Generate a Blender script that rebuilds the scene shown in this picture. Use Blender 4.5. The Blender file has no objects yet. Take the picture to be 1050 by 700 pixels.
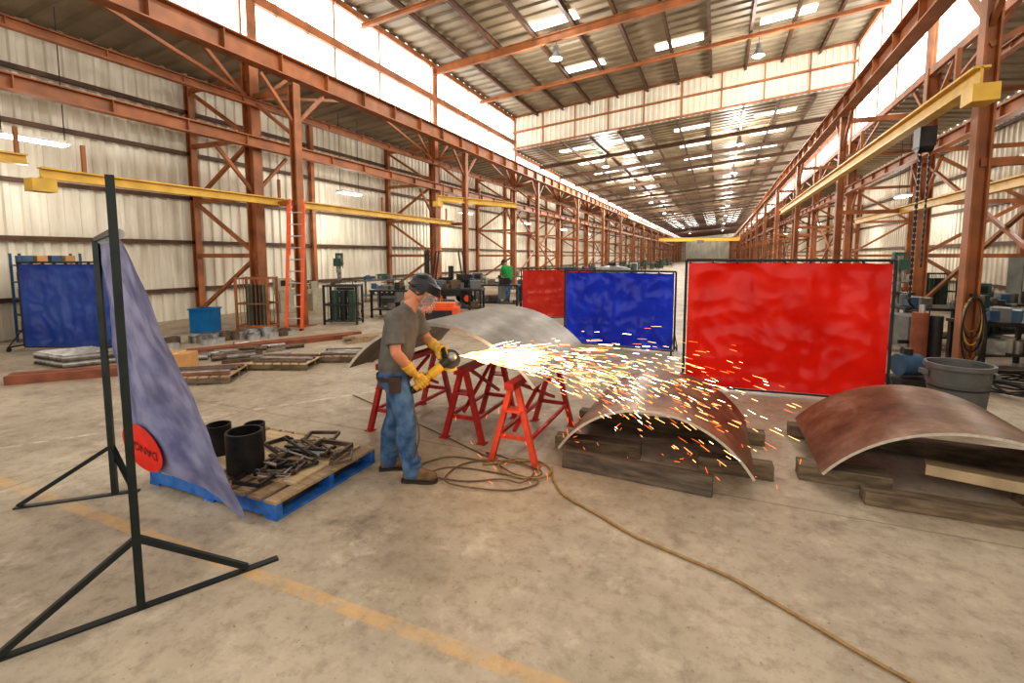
import bpy, math, random
from mathutils import Vector, Matrix, Euler, noise
random.seed(7)
scene=bpy.context.scene
COL=scene.collection
V=Vector
# ------------------------------------------------------------------ materials
def lin(c):
    return tuple(((x/255)/12.92 if x/255<=0.04045 else (((x/255)+0.055)/1.055)**2.4) for x in c)
def mat(name,rgb,rough=0.6,metal=0.0,var=0.18,scale=6.0,bump=0.0,bscale=40.0,stretch=(1,1,1),coat=0.0,rgb2=None,emit=0,spec=0.5):
    m=bpy.data.materials.new(name); m.use_nodes=True
    nt=m.node_tree; N=nt.nodes; L=nt.links
    p=N['Principled BSDF']
    c=lin(rgb)
    tc=N.new('ShaderNodeTexCoord'); mp=N.new('ShaderNodeMapping'); mp.inputs['Scale'].default_value=stretch
    L.new(tc.outputs['Object'],mp.inputs['Vector'])
    n=N.new('ShaderNodeTexNoise'); n.inputs['Scale'].default_value=scale; n.inputs['Detail'].default_value=5
    L.new(mp.outputs[0],n.inputs['Vector'])
    r=N.new('ShaderNodeValToRGB')
    a=tuple(max(0,x*(1-var)) for x in c); b=tuple(min(1,x*(1+var)) for x in c)
    if rgb2: b=lin(rgb2); a=c
    r.color_ramp.elements[0].position=0.35; r.color_ramp.elements[1].position=0.65
    r.color_ramp.elements[0].color=(*a,1); r.color_ramp.elements[1].color=(*b,1)
    L.new(n.outputs['Fac'],r.inputs[0]); L.new(r.outputs[0],p.inputs['Base Color'])
    p.inputs['Roughness'].default_value=rough; p.inputs['Metallic'].default_value=metal
    p.inputs['Coat Weight'].default_value=coat
    p.inputs['Specular IOR Level'].default_value=spec
    if bump>0:
        n2=N.new('ShaderNodeTexNoise'); n2.inputs['Scale'].default_value=bscale; n2.inputs['Detail'].default_value=4
        L.new(tc.outputs['Object'],n2.inputs['Vector'])
        bp=N.new('ShaderNodeBump'); bp.inputs['Strength'].default_value=bump; bp.inputs['Distance'].default_value=0.02
        L.new(n2.outputs['Fac'],bp.inputs['Height']); L.new(bp.outputs[0],p.inputs['Normal'])
    if emit:
        L.new(r.outputs[0],p.inputs['Emission Color']); p.inputs['Emission Strength'].default_value=emit
    return m
def emis(name,rgb,s,var=0.1,scale=1.5):
    m=bpy.data.materials.new(name); m.use_nodes=True; nt=m.node_tree; N=nt.nodes; L=nt.links
    N.remove(N['Principled BSDF']); e=N.new('ShaderNodeEmission'); o=N['Material Output']
    tc=N.new('ShaderNodeTexCoord'); n=N.new('ShaderNodeTexNoise'); n.inputs['Scale'].default_value=scale
    L.new(tc.outputs['Object'],n.inputs['Vector'])
    r=N.new('ShaderNodeValToRGB'); c=lin(rgb)
    r.color_ramp.elements[0].color=(*[x*(1-var) for x in c],1); r.color_ramp.elements[1].color=(*c,1)
    L.new(n.outputs['Fac'],r.inputs[0]); L.new(r.outputs[0],e.inputs['Color'])
    e.inputs['Strength'].default_value=s; L.new(e.outputs[0],o.inputs['Surface'])
    return m
STEEL=mat('primer_steel',(128,80,46),0.55,0.0,0.35,2.2,0.1,rgb2=(166,102,58))
STEEL_D=mat('girt_steel',(84,58,40),0.6,0,0.3,3)
WALL=mat('corrugated_siding',(206,197,178),0.5,0.0,0.12,1.2,stretch=(1,2.5,0.35),rgb2=(232,225,208))
ROOFM=mat('roof_sheet',(142,128,106),0.5,0.0,0.22,0.8)
HEADM=mat('header_sheet',(218,207,186),0.5,0.0,0.1,1)
WIN=emis('window_daylight',(255,253,247),5.5)
SKY=emis('skylight_panel_glow',(255,253,246),6)
LAMP=emis('lamp_glow',(255,252,244),20)
BLACKS=mat('dark_green_steel',(36,42,40),0.4,0.3,0.3,8)
BLK=mat('black_plastic',(22,22,24),0.45,0,0.2,10)
REDP=mat('red_trestle_paint',(164,40,34),0.45,0,0.25,8,0.1)
REDO=mat('orange_trestle_paint',(206,74,46),0.45,0,0.2,8,0.1)
YEL=mat('crane_yellow',(206,166,66),0.45,0,0.15,3)
BLUEP=mat('pallet_blue',(28,88,160),0.65,0,0.35,10,0.2,rgb2=(60,116,180))
WOOD=mat('weathered_wood',(140,116,90),0.8,0,0.25,5,0.3,30,(1,6,6),rgb2=(172,148,116))
WOODD=mat('dark_timber',(88,74,58),0.85,0,0.3,5,0.4,25,(1,5,5),rgb2=(124,106,84))
BEAMT=mat('grey_dunnage',(70,60,52),0.8,0,0.3,4,0.5,22,(1,6,6),rgb2=(106,92,78))
WOODB=mat('brown_boards',(128,74,50),0.7,0,0.25,5)
PLY=mat('plywood',(190,166,130),0.7,0,0.15,4,stretch=(1,6,1))
GREYM=mat('machine_grey',(108,110,108),0.5,0.1,0.2,4)
CREAM=mat('machine_cream',(176,170,150),0.5,0,0.12,4)
DARKM=mat('dark_machine',(46,44,42),0.5,0.2,0.3,6)
GREENM=mat('machine_green',(56,84,70),0.5,0.1,0.2,5)
BLUEM=mat('machine_blue',(52,86,116),0.45,0,0.2,5)
TEAL=mat('tub_blue',(22,106,158),0.4,0,0.1,5)
ORG=mat('safety_orange',(226,92,40),0.45,0,0.12,5)
ALU=mat('aluminium',(190,192,192),0.35,0.7,0.1,5)
STEELB=mat('bare_steel',(150,146,140),0.38,0.75,0.3,7)
DSTEEL=mat('mill_scale_pipe',(56,54,52),0.45,0.5,0.3,8,0.1)
RSTEEL=mat('worn_clamp_steel',(104,88,74),0.45,0.4,0.3,12)
CARD=mat('cardboard',(186,140,88),0.8,0,0.1,4)
BIN=mat('bin_grey',(96,96,92),0.55,0,0.15,6)
RUBBER=mat('hose_rubber',(146,116,70),0.6,0,0.2,20)
RUBBERD=mat('cable_dark',(98,78,54),0.6,0,0.2,20)
SKIN=mat('skin',(192,128,96),0.55,0,0.08,12)
HAIR=mat('grey_hair',(88,76,66),0.8,0,0.3,60)
SHIRT=mat('charcoal_tshirt',(102,97,90),0.9,0,0.12,14,0.5,12)
SHIRTG=mat('green_tshirt',(44,140,70),0.9,0,0.12,14)
JEAN=mat('denim',(44,72,106),0.9,0,0.3,9,0.8,14,rgb2=(90,118,148))
BOOT=mat('work_boot',(108,84,58),0.8,0,0.3,15,0.2)
SOLE=mat('boot_sole',(48,40,34),0.8)
GLOVE=mat('leather_glove',(202,154,60),0.8,0,0.2,20,0.3)
LEATH=mat('leather_belt',(66,42,26),0.6)
GRY=mat('grinder_yellow',(210,160,40),0.45,0,0.1,10)
WHITE=mat('white_paint',(232,228,220),0.5,0,0.05)
LIPS=mat('lips',(160,92,80),0.5)
EYE=mat('eye_white',(230,226,220),0.3)
def shellmat(name,c1,c2,c3,rough,metal,spots):
    m=bpy.data.materials.new(name); m.use_nodes=True; nt=m.node_tree; N=nt.nodes; L=nt.links; p=N['Principled BSDF']
    tc=N.new('ShaderNodeTexCoord')
    n=N.new('ShaderNodeTexNoise'); n.inputs['Scale'].default_value=1.6; n.inputs['Detail'].default_value=10; n.inputs['Roughness'].default_value=0.7
    L.new(tc.outputs['Object'],n.inputs['Vector'])
    r=N.new('ShaderNodeValToRGB'); e=r.color_ramp.elements
    e[0].position=0.34; e[0].color=(*lin(c1),1); e[1].position=0.68; e[1].color=(*lin(c3),1)
    k=e.new(0.5); k.color=(*lin(c2),1)
    L.new(n.outputs['Fac'],r.inputs[0])
    n2=N.new('ShaderNodeTexNoise'); n2.inputs['Scale'].default_value=14; n2.inputs['Detail'].default_value=6; n2.inputs['Roughness'].default_value=0.7
    L.new(tc.outputs['Object'],n2.inputs['Vector'])
    r2=N.new('ShaderNodeValToRGB'); r2.color_ramp.elements[0].position=0.3; r2.color_ramp.elements[1].position=0.55
    r2.color_ramp.elements[0].color=(spots,spots*0.95,spots*0.9,1); r2.color_ramp.elements[1].color=(1,1,1,1); L.new(n2.outputs['Fac'],r2.inputs[0])
    mx=N.new('ShaderNodeMix'); mx.data_type='RGBA'; mx.blend_type='MULTIPLY'; mx.inputs[0].default_value=0.8
    L.new(r.outputs[0],mx.inputs[6]); L.new(r2.outputs[0],mx.inputs[7]); L.new(mx.outputs[2],p.inputs['Base Color'])
    p.inputs['Roughness'].default_value=rough; p.inputs['Metallic'].default_value=metal
    return m
SH_RUST=shellmat('rusty_plate',(78,52,36),(122,90,66),(160,138,118),0.42,0.35,0.6)
SH_GREY=shellmat('grey_plate',(84,78,70),(114,106,96),(146,138,126),0.42,0.35,0.7)
EDGE=mat('ground_edge',(206,198,186),0.3,0.6,0.1,20)
def vinyl(name,rgb,rgb2):
    m=mat(name,rgb,0.26,0,0.2,1.6,rgb2=rgb2,spec=0.45,bump=0.3,bscale=7)
    nt=m.node_tree; N=nt.nodes; L=nt.links; p=N['Principled BSDF']; o=N['Material Output']
    t=N.new('ShaderNodeBsdfTranslucent'); t.inputs['Color'].default_value=(*lin(rgb2),1)
    mx=N.new('ShaderNodeMixShader'); mx.inputs[0].default_value=0.25
    L.new(p.outputs[0],mx.inputs[1]); L.new(t.outputs[0],mx.inputs[2]); L.new(mx.outputs[0],o.inputs['Surface'])
    return m
VRED=vinyl('red_vinyl',(186,14,6),(224,34,12))
VRED2=vinyl('dull_red_vinyl',(170,38,26),(190,56,40))
VBLUE=vinyl('blue_vinyl',(14,34,150),(26,58,196))
VBLUE2=vinyl('blue_vinyl_faded',(34,60,140),(64,92,168))
VPUR=mat('dusty_blue_vinyl',(86,90,130),0.45,0,0.3,5,0.15,14,rgb2=(136,138,170))
VIS=bpy.data.materials.new('clear_visor'); VIS.use_nodes=True
_n=VIS.node_tree.nodes; _l=VIS.node_tree.links
_t=_n.new('ShaderNodeBsdfTransparent'); _t.inputs[0].default_value=(0.86,0.9,0.92,1)
_m=_n.new('ShaderNodeMixShader'); _m.inputs[0].default_value=0.2; _n['Principled BSDF'].inputs['Roughness'].default_value=0.08
_n['Principled BSDF'].inputs['Base Color'].default_value=(0.7,0.75,0.78,1)
_l.new(_t.outputs[0],_m.inputs[1]); _l.new(_n['Principled BSDF'].outputs[0],_m.inputs[2]); _l.new(_m.outputs[0],_n['Material Output'].inputs['Surface'])
# ------------------------------------------------------------------ mesh builder
class B:
    def __init__(s): s.v=[]; s.f=[]; s.m=[]; s.mats=[]; s.sm=[]
    def mi(s,m):
        if m not in s.mats: s.mats.append(m)
        return s.mats.index(m)
    def add(s,vs,fs,m,smooth=False):
        o=len(s.v); s.v+= [tuple(x) for x in vs]; i=s.mi(m)
        for f in fs: s.f.append(tuple(o+k for k in f)); s.m.append(i); s.sm.append(smooth)
    def box(s,c,d,m,rz=0,rot=None):
        c=V(c); R=rot if rot else Matrix.Rotation(rz,3,'Z')
        vs=[c+R@V((x*d[0]/2,y*d[1]/2,z*d[2]/2)) for x in(-1,1) for y in(-1,1) for z in(-1,1)]
        s.add(vs,[(0,1,3,2),(4,6,7,5),(0,4,5,1),(2,3,7,6),(0,2,6,4),(1,5,7,3)],m)
    def frame(s,p0,p1,upref=None):
        d=(V(p1)-V(p0)); L=d.length; d.normalize()
        up=V(upref) if upref else (V((0,0,1)) if abs(d.z)<0.95 else V((1,0,0)))
        side=d.cross(up).normalized(); up=side.cross(d).normalized()
        return d,side,up,L
    def bar(s,p0,p1,w,h,m,off=0,upref=None):
        d,side,up,L=s.frame(p0,p1,upref); p0=V(p0)+up*off; p1=V(p1)+up*off
        vs=[p+side*a*w/2+up*b*h/2 for p in(p0,p1) for a in(-1,1) for b in(-1,1)]
        s.add(vs,[(0,1,3,2),(4,6,7,5),(0,4,5,1),(2,3,7,6),(0,2,6,4),(1,5,7,3)],m)
    def ibeam(s,p0,p1,w,h,m,t=0.025,upref=None):
        s.bar(p0,p1,w,t,m,h/2-t/2,upref); s.bar(p0,p1,w,t,m,-h/2+t/2,upref); s.bar(p0,p1,t,h-t,m,0,upref)
    def cyl(s,p0,p1,r0,m,r1=None,seg=16,caps=True,smooth=True):
        r1=r0 if r1 is None else r1
        d,a,b,L=s.frame(p0,p1); vs=[]
        for p,r in((V(p0),r0),(V(p1),r1)):
            for k in range(seg):
                t=2*math.pi*k/seg; vs.append(p+a*math.cos(t)*r+b*math.sin(t)*r)
        s.add(vs,[(k,(k+1)%seg,seg+(k+1)%seg,seg+k) for k in range(seg)],m,smooth)
        if caps:
            s.add(vs[:seg],[tuple(range(seg))],m); s.add(vs[seg:],[tuple(range(seg))],m)
    def pipe(s,p0,p1,ro,ri,m,seg=24):
        s.cyl(p0,p1,ro,m,seg=seg,caps=False); s.cyl(p0,p1,ri,m,seg=seg,caps=False)
        d,a,b,L=s.frame(p0,p1)
        for p in (V(p0),V(p1)):
            vs=[p+(a*math.cos(2*math.pi*k/seg)+b*math.sin(2*math.pi*k/seg))*r for r in(ro,ri) for k in range(seg)]
            s.add(vs,[(k,(k+1)%seg,seg+(k+1)%seg,seg+k) for k in range(seg)],m)
    def tube(s,pts,r,m,seg=6):
        pts=[V(p) for p in pts]; n=len(pts); vs=[]
        for i,p in enumerate(pts):
            d=(pts[min(i+1,n-1)]-pts[max(i-1,0)]).normalized()
            up=V((0,0,1)) if abs(d.z)<0.9 else V((1,0,0))
            a=d.cross(up).normalized(); b=a.cross(d)
            rr=r[i] if isinstance(r,(list,tuple)) else r
            for k in range(seg):
                t=2*math.pi*k/seg; vs.append(p+a*math.cos(t)*rr+b*math.sin(t)*rr)
        fs=[(i*seg+k,i*seg+(k+1)%seg,(i+1)*seg+(k+1)%seg,(i+1)*seg+k) for i in range(n-1) for k in range(seg)]
        fs+= [tuple(range(seg)),tuple(range((n-1)*seg,n*seg))]
        s.add(vs,fs,m,True)
    def ell(s,c,r,m,R=None,seg=20,rings=12,z0=-1.0,z1=1.0):
        c=V(c); R=R or Matrix.Identity(3); vs=[]
        a0=math.asin(z0); a1=math.asin(z1)
        for i in range(rings+1):
            ph=a0+(a1-a0)*i/rings
            for k in range(seg):
                t=2*math.pi*k/seg
                vs.append(c+R@V((r[0]*math.cos(ph)*math.cos(t),r[1]*math.cos(ph)*math.sin(t),r[2]*math.sin(ph))))
        s.add(vs,[(i*seg+k,i*seg+(k+1)%seg,(i+1)*seg+(k+1)%seg,(i+1)*seg+k) for i in range(rings) for k in range(seg)],m,True)
    def cap(s,p0,r0,p1,r1,m,seg=16):
        d,a,b,L=s.frame(p0,p1); p0=V(p0); p1=V(p1); vs=[]; rows=[]
        for i in range(5): 
            t=math.pi/2*(i/5); rows.append((p0-d*r0*math.cos(t),r0*math.sin(t)+1e-4))
        rows.append((p0,r0)); rows.append((p1,r1))
        for i in range(4,-1,-1):
            t=math.pi/2*(i/5); rows.append((p1+d*r1*math.cos(t),r1*math.sin(t)+1e-4))
        for p,r in rows:
            for k in range(seg):
                t=2*math.pi*k/seg; vs.append(p+a*math.cos(t)*r+b*math.sin(t)*r)
        n=len(rows)
        fs=[(i*seg+k,i*seg+(k+1)%seg,(i+1)*seg+(k+1)%seg,(i+1)*seg+k) for i in range(n-1) for k in range(seg)]
        fs+=[tuple(reversed(range(seg))),tuple(range((n-1)*seg,n*seg))]
        s.add(vs,fs,m,True)
    def corr(s,o,rib,across,width,pitch,nrm,m):
        o=V(o); rib=V(rib); across=V(across).normalized(); nrm=V(nrm); pr=[]
        k=0
        while k*pitch<width:
            for fr,dd in((0,0),(0.5,0),(0.6,1),(0.9,1)):
                x=k*pitch+fr*pitch
                if x<=width: pr.append((x,dd))
            k+=1
        pr.append((width,0)); vs=[]
        for x,dd in pr:
            q=o+across*x+nrm*dd; vs+= [q,q+rib]
        s.add(vs,[(2*i,2*i+2,2*i+3,2*i+1) for i in range(len(pr)-1)],m)
    def obj(s,name,parent=None,loc=(0,0,0),rz=0,bevel=0):
        me=bpy.data.meshes.new(name); me.from_pydata(s.v,[],s.f)
        for m in s.mats: me.materials.append(m)
        me.polygons.foreach_set('material_index',s.m); me.polygons.foreach_set('use_smooth',s.sm); me.update()
        ob=bpy.data.objects.new(name,me); COL.objects.link(ob); ob.location=loc; ob.rotation_euler=(0,0,rz)
        if parent: ob.parent=parent
        if bevel:
            bv=ob.modifiers.new('bevel','BEVEL'); bv.width=bevel; bv.segments=2; bv.limit_method='ANGLE'
        return ob
def remesh(b,name,voxel,smooth,mat_,parent=None):
    ob=b.obj(name); 
    r=ob.modifiers.new('r','REMESH'); r.mode='VOXEL'; r.voxel_size=voxel; r.use_smooth_shade=True
    sm=ob.modifiers.new('s','SMOOTH'); sm.factor=0.5; sm.iterations=smooth
    dg=bpy.context.evaluated_depsgraph_get()
    me=bpy.data.meshes.new_from_object(ob.evaluated_get(dg)); ob.modifiers.clear(); ob.data=me
    me.materials.clear(); me.materials.append(mat_)
    for p in me.polygons: p.use_smooth=True; p.material_index=0
    if parent: ob.parent=parent
    return ob
# ------------------------------------------------------------------ floor
def floor_mat():
    m=bpy.data.materials.new('concrete_floor'); m.use_nodes=True; nt=m.node_tree; N=nt.nodes; L=nt.links; p=N['Principled BSDF']
    tc=N.new('ShaderNodeTexCoord'); 
    def nz(sc,det,rough=0.6):
        n=N.new('ShaderNodeTexNoise'); n.inputs['Scale'].default_value=sc; n.inputs['Detail'].default_value=det; n.inputs['Roughness'].default_value=rough
        L.new(tc.outputs['Object'],n.inputs['Vector']); return n.outputs['Fac']
    def ramp(src,els):
        r=N.new('ShaderNodeValToRGB'); e=r.color_ramp.elements
        e[0].position,e[0].color=els[0][0],(*els[0][1],1); e[1].position,e[1].color=els[-1][0],(*els[-1][1],1)
        for q in els[1:-1]:
            k=e.new(q[0]); k.color=(*q[1],1)
        L.new(src,r.inputs[0]); return r.outputs[0]
    def mixc(f,a,b,fv=None,mode='MIX'):
        x=N.new('ShaderNodeMix'); x.data_type='RGBA'; x.blend_type=mode
        if f is not None: L.new(f,x.inputs[0])
        else: x.inputs[0].default_value=fv
        for s_,q in((a,6),(b,7)):
            if isinstance(s_,tuple): x.inputs[q].default_value=(*s_,1)
            else: L.new(s_,x.inputs[q])
        return x.outputs[2]
    def mth(op,a,b=None,c=None):
        x=N.new('ShaderNodeMath'); x.operation=op
        for i,q in enumerate((a,b,c)):
            if q is None: continue
            if isinstance(q,(int,float)): x.inputs[i].default_value=q
            else: L.new(q,x.inputs[i])
        return x.outputs[0]
    base=ramp(nz(0.6,9,0.7),[(0.3,lin((134,122,104))),(0.5,lin((164,150,130))),(0.72,lin((188,174,152)))])
    fine=ramp(nz(9,8,0.75),[(0.32,(0.58,0.56,0.53)),(0.52,(1,1,1)),(0.75,(1.0,1.0,1.0))])
    col=mixc(None,base,fine,0.8,'MULTIPLY')
    spot=ramp(nz(34,3,0.6),[(0.28,(0.36,0.33,0.3)),(0.36,(1,1,1))])
    col=mixc(None,col,spot,0.7,'MULTIPLY')
    blot=ramp(nz(1.7,4,0.6),[(0.28,(0.42,0.38,0.34)),(0.4,(1,1,1))])
    col=mixc(None,col,blot,0.7,'MULTIPLY')
    # oil stain in the foreground slab
    vm=N.new('ShaderNodeVectorMath'); vm.operation='DISTANCE'; L.new(tc.outputs['Object'],vm.inputs[0]); vm.inputs[1].default_value=(-2.3,2.55,0)
    st_=ramp(mth('ADD',vm.outputs['Value'],mth('MULTIPLY',nz(7,6,0.7),0.55)),[(0.32,(0.5,0.47,0.43)),(0.5,(1,1,1))])
    col=mixc(None,col,st_,0.8,'MULTIPLY')
    pale=ramp(nz(3.1,7,0.75),[(0.54,(0,0,0)),(0.68,(1,1,1))])
    col=mixc(mth('MULTIPLY',pale,0.4),col,lin((206,192,170)))
    sx=N.new('ShaderNodeSeparateXYZ'); L.new(tc.outputs['Object'],sx.inputs[0])
    wob=mth('MULTIPLY',mth('SUBTRACT',nz(3,2),0.5),0.03)
    def line(axis,pos,w):
        return mth('LESS_THAN',mth('ABSOLUTE',mth('ADD',mth('SUBTRACT',sx.outputs[axis],pos),wob)),w)
    wear=ramp(nz(6,6,0.7),[(0.42,(0,0,0)),(0.62,(1,1,1))])
    yl=mth('MULTIPLY',mth('MULTIPLY',line(1,1.88,0.045),mth('LESS_THAN',sx.outputs[0],0.2)),mth('ADD',mth('MULTIPLY',wear,0.35),0.15))
    col=mixc(yl,col,lin((208,158,78)))
    j=None
    for ax,pos in((1,4.03),(1,10.1),(1,16.2),(0,-5.3),(0,-11.2)):
        l=line(ax,pos,0.008); j=l if j is None else mth('MAXIMUM',j,l)
    col=mixc(mth('MULTIPLY',j,0.5),col,lin((84,70,56)))
    d=mth('ABSOLUTE',mth('ADD',mth('MULTIPLY',mth('ADD',sx.outputs[0],5.6),0.826),mth('MULTIPLY',mth('SUBTRACT',sx.outputs[1],3.49),-0.564)))
    wl=mth('MULTIPLY',mth('MULTIPLY',mth('LESS_THAN',d,0.03),mth('LESS_THAN',sx.outputs[1],5.6)),mth('MULTIPLY',wear,0.6))
    col=mixc(wl,col,lin((214,208,196)))
    L.new(col,p.inputs['Base Color'])
    rr=ramp(nz(2.5,5),[(0.3,(0.4,)*3),(0.7,(0.68,)*3)]); L.new(rr,p.inputs['Roughness'])
    bp=N.new('ShaderNodeBump'); bp.inputs['Strength'].default_value=0.2; bp.inputs['Distance'].default_value=0.01
    L.new(nz(30,5),bp.inputs['Height']); L.new(bp.outputs[0],p.inputs['Normal'])
    return m
FL=floor_mat()
YE=180.0
b=B(); b.add([(-15,-7,0),(9,-7,0),(9,YE+1,0),(-15,YE+1,0)],[(0,1,2,3)],FL); b.obj('floor')
# ------------------------------------------------------------------ building
XW,XO,XM,XC=-14.7,-14.45,-11.9,-10.3
RC,RM,RO,RW=3.6,5.8,8.2,8.5
YS=[0.4+9.2*i for i in range(20)]; YH=28.0
def zr(x): return 10.4+0.09*(x-XM)
def zf(x): return 8.4+0.09*(x-XM)
b=B(); b.corr((XW,-4,0),(0,0,7.3),(0,1,0),YE+4,0.32,(0.05,0,0),WALL); b.obj('wall_left')
b=B(); b.corr((RW,-4,0),(0,0,7.0),(0,1,0),YE+4,0.32,(-0.05,0,0),WALL); b.obj('wall_right')
b=B(); b.corr((XW,YE,0),(0,0,10.5),(1,0,0),RW-XW,0.4,(0,-0.05,0),WALL); b.obj('wall_back')
b=B()
for x0,z0,x1,z1,y0,y1 in((XM,zr(XM),RM,zr(RM),-1,YH),(XM,zf(XM),RM,zf(RM),YH,YE)):
    b.corr((x0,y0,z0),(x1-x0,0,z1-z0),(0,1,0),y1-y0,0.6,(0,0,0.07),ROOFM)
b.corr((XW,-1,7.2),(XM-XW,0,0.3),(0,1,0),YE+1,0.6,(0,0,0.06),ROOFM)
b.corr((RM,-1,7.3),(RW-RM,0,-0.3),(0,1,0),YE+1,0.6,(0,0,0.06),ROOFM)
b.obj('ceiling')
b=B()
n=60
for i in range(n):
    x0=XM+(RM-XM)*i/n; x1=XM+(RM-XM)*(i+1)/n; xm=(x0*0.45+x1*0.55); dy=-0.05
    for a,c,da,dc in((x0,xm,0,0),(xm,x1,dy,dy)):
        b.add([(a,YH+da,zf(a)),(c,YH+dc,zf(c)),(c,YH+dc,zr(c)),(a,YH+da,zr(a))],[(0,1,2,3)],HEADM)
for k in(0.03,0.52,0.97):
    b.bar((XM,YH-0.12,zf(XM)+2*k),(RM,YH-0.12,zf(RM)+2*k),0.12,0.09,STEEL)
for i in range(1,9):
    x=XM+(RM-XM)*i/9; b.bar((x,YH-0.1,zf(x)),(x,YH-0.1,zr(x)),0.06,0.06,STEEL)
b.obj('wall_header')
b=B()
nx=11
for i in range(nx+1):
    x=XM+(RM-XM)*i/nx
    b.ibeam((x,-1,zr(x)-0.14),(x,YH,zr(x)-0.14),0.11,0.22,STEEL_D,0.02)
    b.ibeam((x,YH,zf(x)-0.12),(x,YE,zf(x)-0.12),0.08,0.16,STEEL_D,0.02)
b.obj('roof_purlins')
b=B()
for y in [0.4,5,9.6,14.2,18.8,23.4]:
    b.ibeam((XM,y,zr(XM)-0.42),(RM,y,zr(RM)-0.42),0.14,0.32 if abs((y-0.4)%9.2)<0.1 else 0.16,STEEL,0.03)
y=YH+4.6
while y<YE:
    b.ibeam((XM,y,zf(XM)-0.32),(RM,y,zf(RM)-0.32),0.14,0.24,STEEL_D,0.03); y+=4.6
b.obj('roof_rafters')
b=B()
sk=[(x,y,zr) for x in(-6.2,-1.9,2.3) for y in(7.2,11.8,16.4 if x>-3 else 18.4,23.2)]
y=30.4
while y<YE-2:
    for x in(-8.6,-5.4,-1.6,2.6): sk.append((x,y,zf))
    y+=4.6
for x,y,f in sk:
    w=1.0; h=0.33
    b.add([(x-w,y-h,f(x-w)-0.015),(x+w,y-h,f(x+w)-0.015),(x+w,y+h,f(x+w)-0.015),(x-w,y+h,f(x-w)-0.015)],[(0,1,2,3)],SKY)
b.obj('window_skylights')
def clere(name,X,sgn,ztop0,ztop1,zb):
    b=B()
    for (y0,y1,zt) in((-1,YH,ztop0),(YH,YE,ztop1)):
        b.add([(X,y0,zb),(X,y1,zb),(X,y1,zt),(X,y0,zt)],[(0,1,2,3)],WIN)
        b.bar((X+sgn*.08,y0,zb),(X+sgn*.08,y1,zb),0.12,0.22,STEEL)
        b.bar((X+sgn*.08,y0,zt-0.12),(X+sgn*.08,y1,zt-0.12),0.12,0.2,STEEL)
        if zt-zb>2: b.bar((X+sgn*.1,y0,(zb+zt)/2-0.1),(X+sgn*.1,y1,(zb+zt)/2-0.1),0.14,0.26,STEEL)
        y=y0
        while y<y1:
            b.bar((X+sgn*.05,y,zb),(X+sgn*.05,y,zt),0.05,0.05,STEEL if int(y)%3==0 else WALL); y+=1.15
    b.obj(name)
clere('window_left_clerestory',XM,1,10.35,8.35,7.5)
clere('window_right_clerestory',RM,-1,11.9,9.9,7.4)
def bracing(b,x,i0):
    for i in range(0,len(YS)-1):
        y0,y1=YS[i],YS[i+1]
        if i>=i0 and i%2==1:
            b.bar((x,y0,0.4),(x,y1,4.7),0.08,0.08,STEEL); b.bar((x+0.1,y1,0.4),(x+0.1,y0,4.7),0.08,0.08,STEEL)
        ym=(y0+y1)/2
        b.bar((x,y0,6.2),(x,ym,7.4),0.08,0.08,STEEL); b.bar((x,y1,6.2),(x,ym,7.4),0.08,0.08,STEEL)
b=B()
for z in(0.9,2.3,3.6,4.9,6.1,7.0): b.bar((XW+0.12,-4,z),(XW+0.12,YE,z),0.12,0.1,STEEL_D)
y=5.0
while y<YE: b.bar((XW+0.2,y,0),(XW+0.2,y,7.1),0.16,0.16,STEEL); y+=9.2
bracing(b,XM,3)  # side-bay bracing on the column line, joined to the girt mesh; not wall
b.obj('girts_and_bracing_left')
b=B()
for z in(0.9,2.3,3.6,4.9,6.1): b.bar((RW-0.12,-4,z),(RW-0.12,YE,z),0.12,0.1,STEEL_D)
bracing(b,RM,1)  # bay bracing between right columns, kept in the girts object; not wall
b.obj('girts_and_bracing_right')
def bent(Y,xc,xm,xo,zt,zo):
    b=B(); sg=1 if xo>xm else -1
    b.ibeam((xc,Y,0),(xc,Y,6.35),0.22,0.2,STEEL,0.03,upref=(1,0,0))
    b.ibeam((xm,Y,0),(xm,Y,zt),0.28,0.34,STEEL,0.03,upref=(1,0,0))
    b.ibeam((xo,Y,0),(xo,Y,zo),0.18,0.2,STEEL,0.03,upref=(1,0,0))
    for x in(xc,xm,xo):
        b.box((x,Y,0.015),(0.5,0.5,0.03),STEEL)
    b.bar((xc,Y,6.2),(xm,Y,6.2),0.1,0.14,STEEL); b.bar((xc,Y,3.3),(xm,Y,3.3),0.1,0.12,STEEL)
    b.bar((xc,Y,5.0),(xm,Y,6.15),0.08,0.08,STEEL)
    zs=[0.25,1.9,3.5,5.1,6.7]
    for i,z in enumerate(zs):
        if i: b.bar((xm,Y,z),(xo,Y,z),0.1,0.12,STEEL)
        if i<len(zs)-1:
            if i%2==0: b.bar((xo,Y,z),(xm,Y,zs[i+1]),0.09,0.09,STEEL)
            else: b.bar((xm,Y,z),(xo,Y,zs[i+1]),0.09,0.09,STEEL)
    for s_ in(-1,1):
        b.bar((xc,Y,5.3),(xc,Y+s_*1.0,6.3),0.08,0.08,STEEL)
        b.bar((xm,Y,6.0),(xm,Y+s_*1.5,7.3),0.09,0.09,STEEL)
        b.bar((xm,Y,3.6),(xm,Y+s_*1.1,4.75),0.08,0.08,STEEL)
    b.obj('steel_column_bent')
for Y in YS:
    zt=10.3 if Y<YH+1 else 8.3
    if Y>YE: continue
    bent(Y,XC,XM,XO,zt,7.1)
    bent(Y,RC,RM,RO,zt+1.4,6.9)
def longbeam(name,x,z,w,h,m,y0=0,y1=YE,t=0.03):
    b=B(); b.ibeam((x,y0,z),(x,y1,z),w,h,m,t); 
    y=y0+1.5
    while y<min(y1,60): b.box((x,y,z),(w*0.9,0.02,h*0.95),m); y+=1.53
    return b.obj(name)
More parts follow.
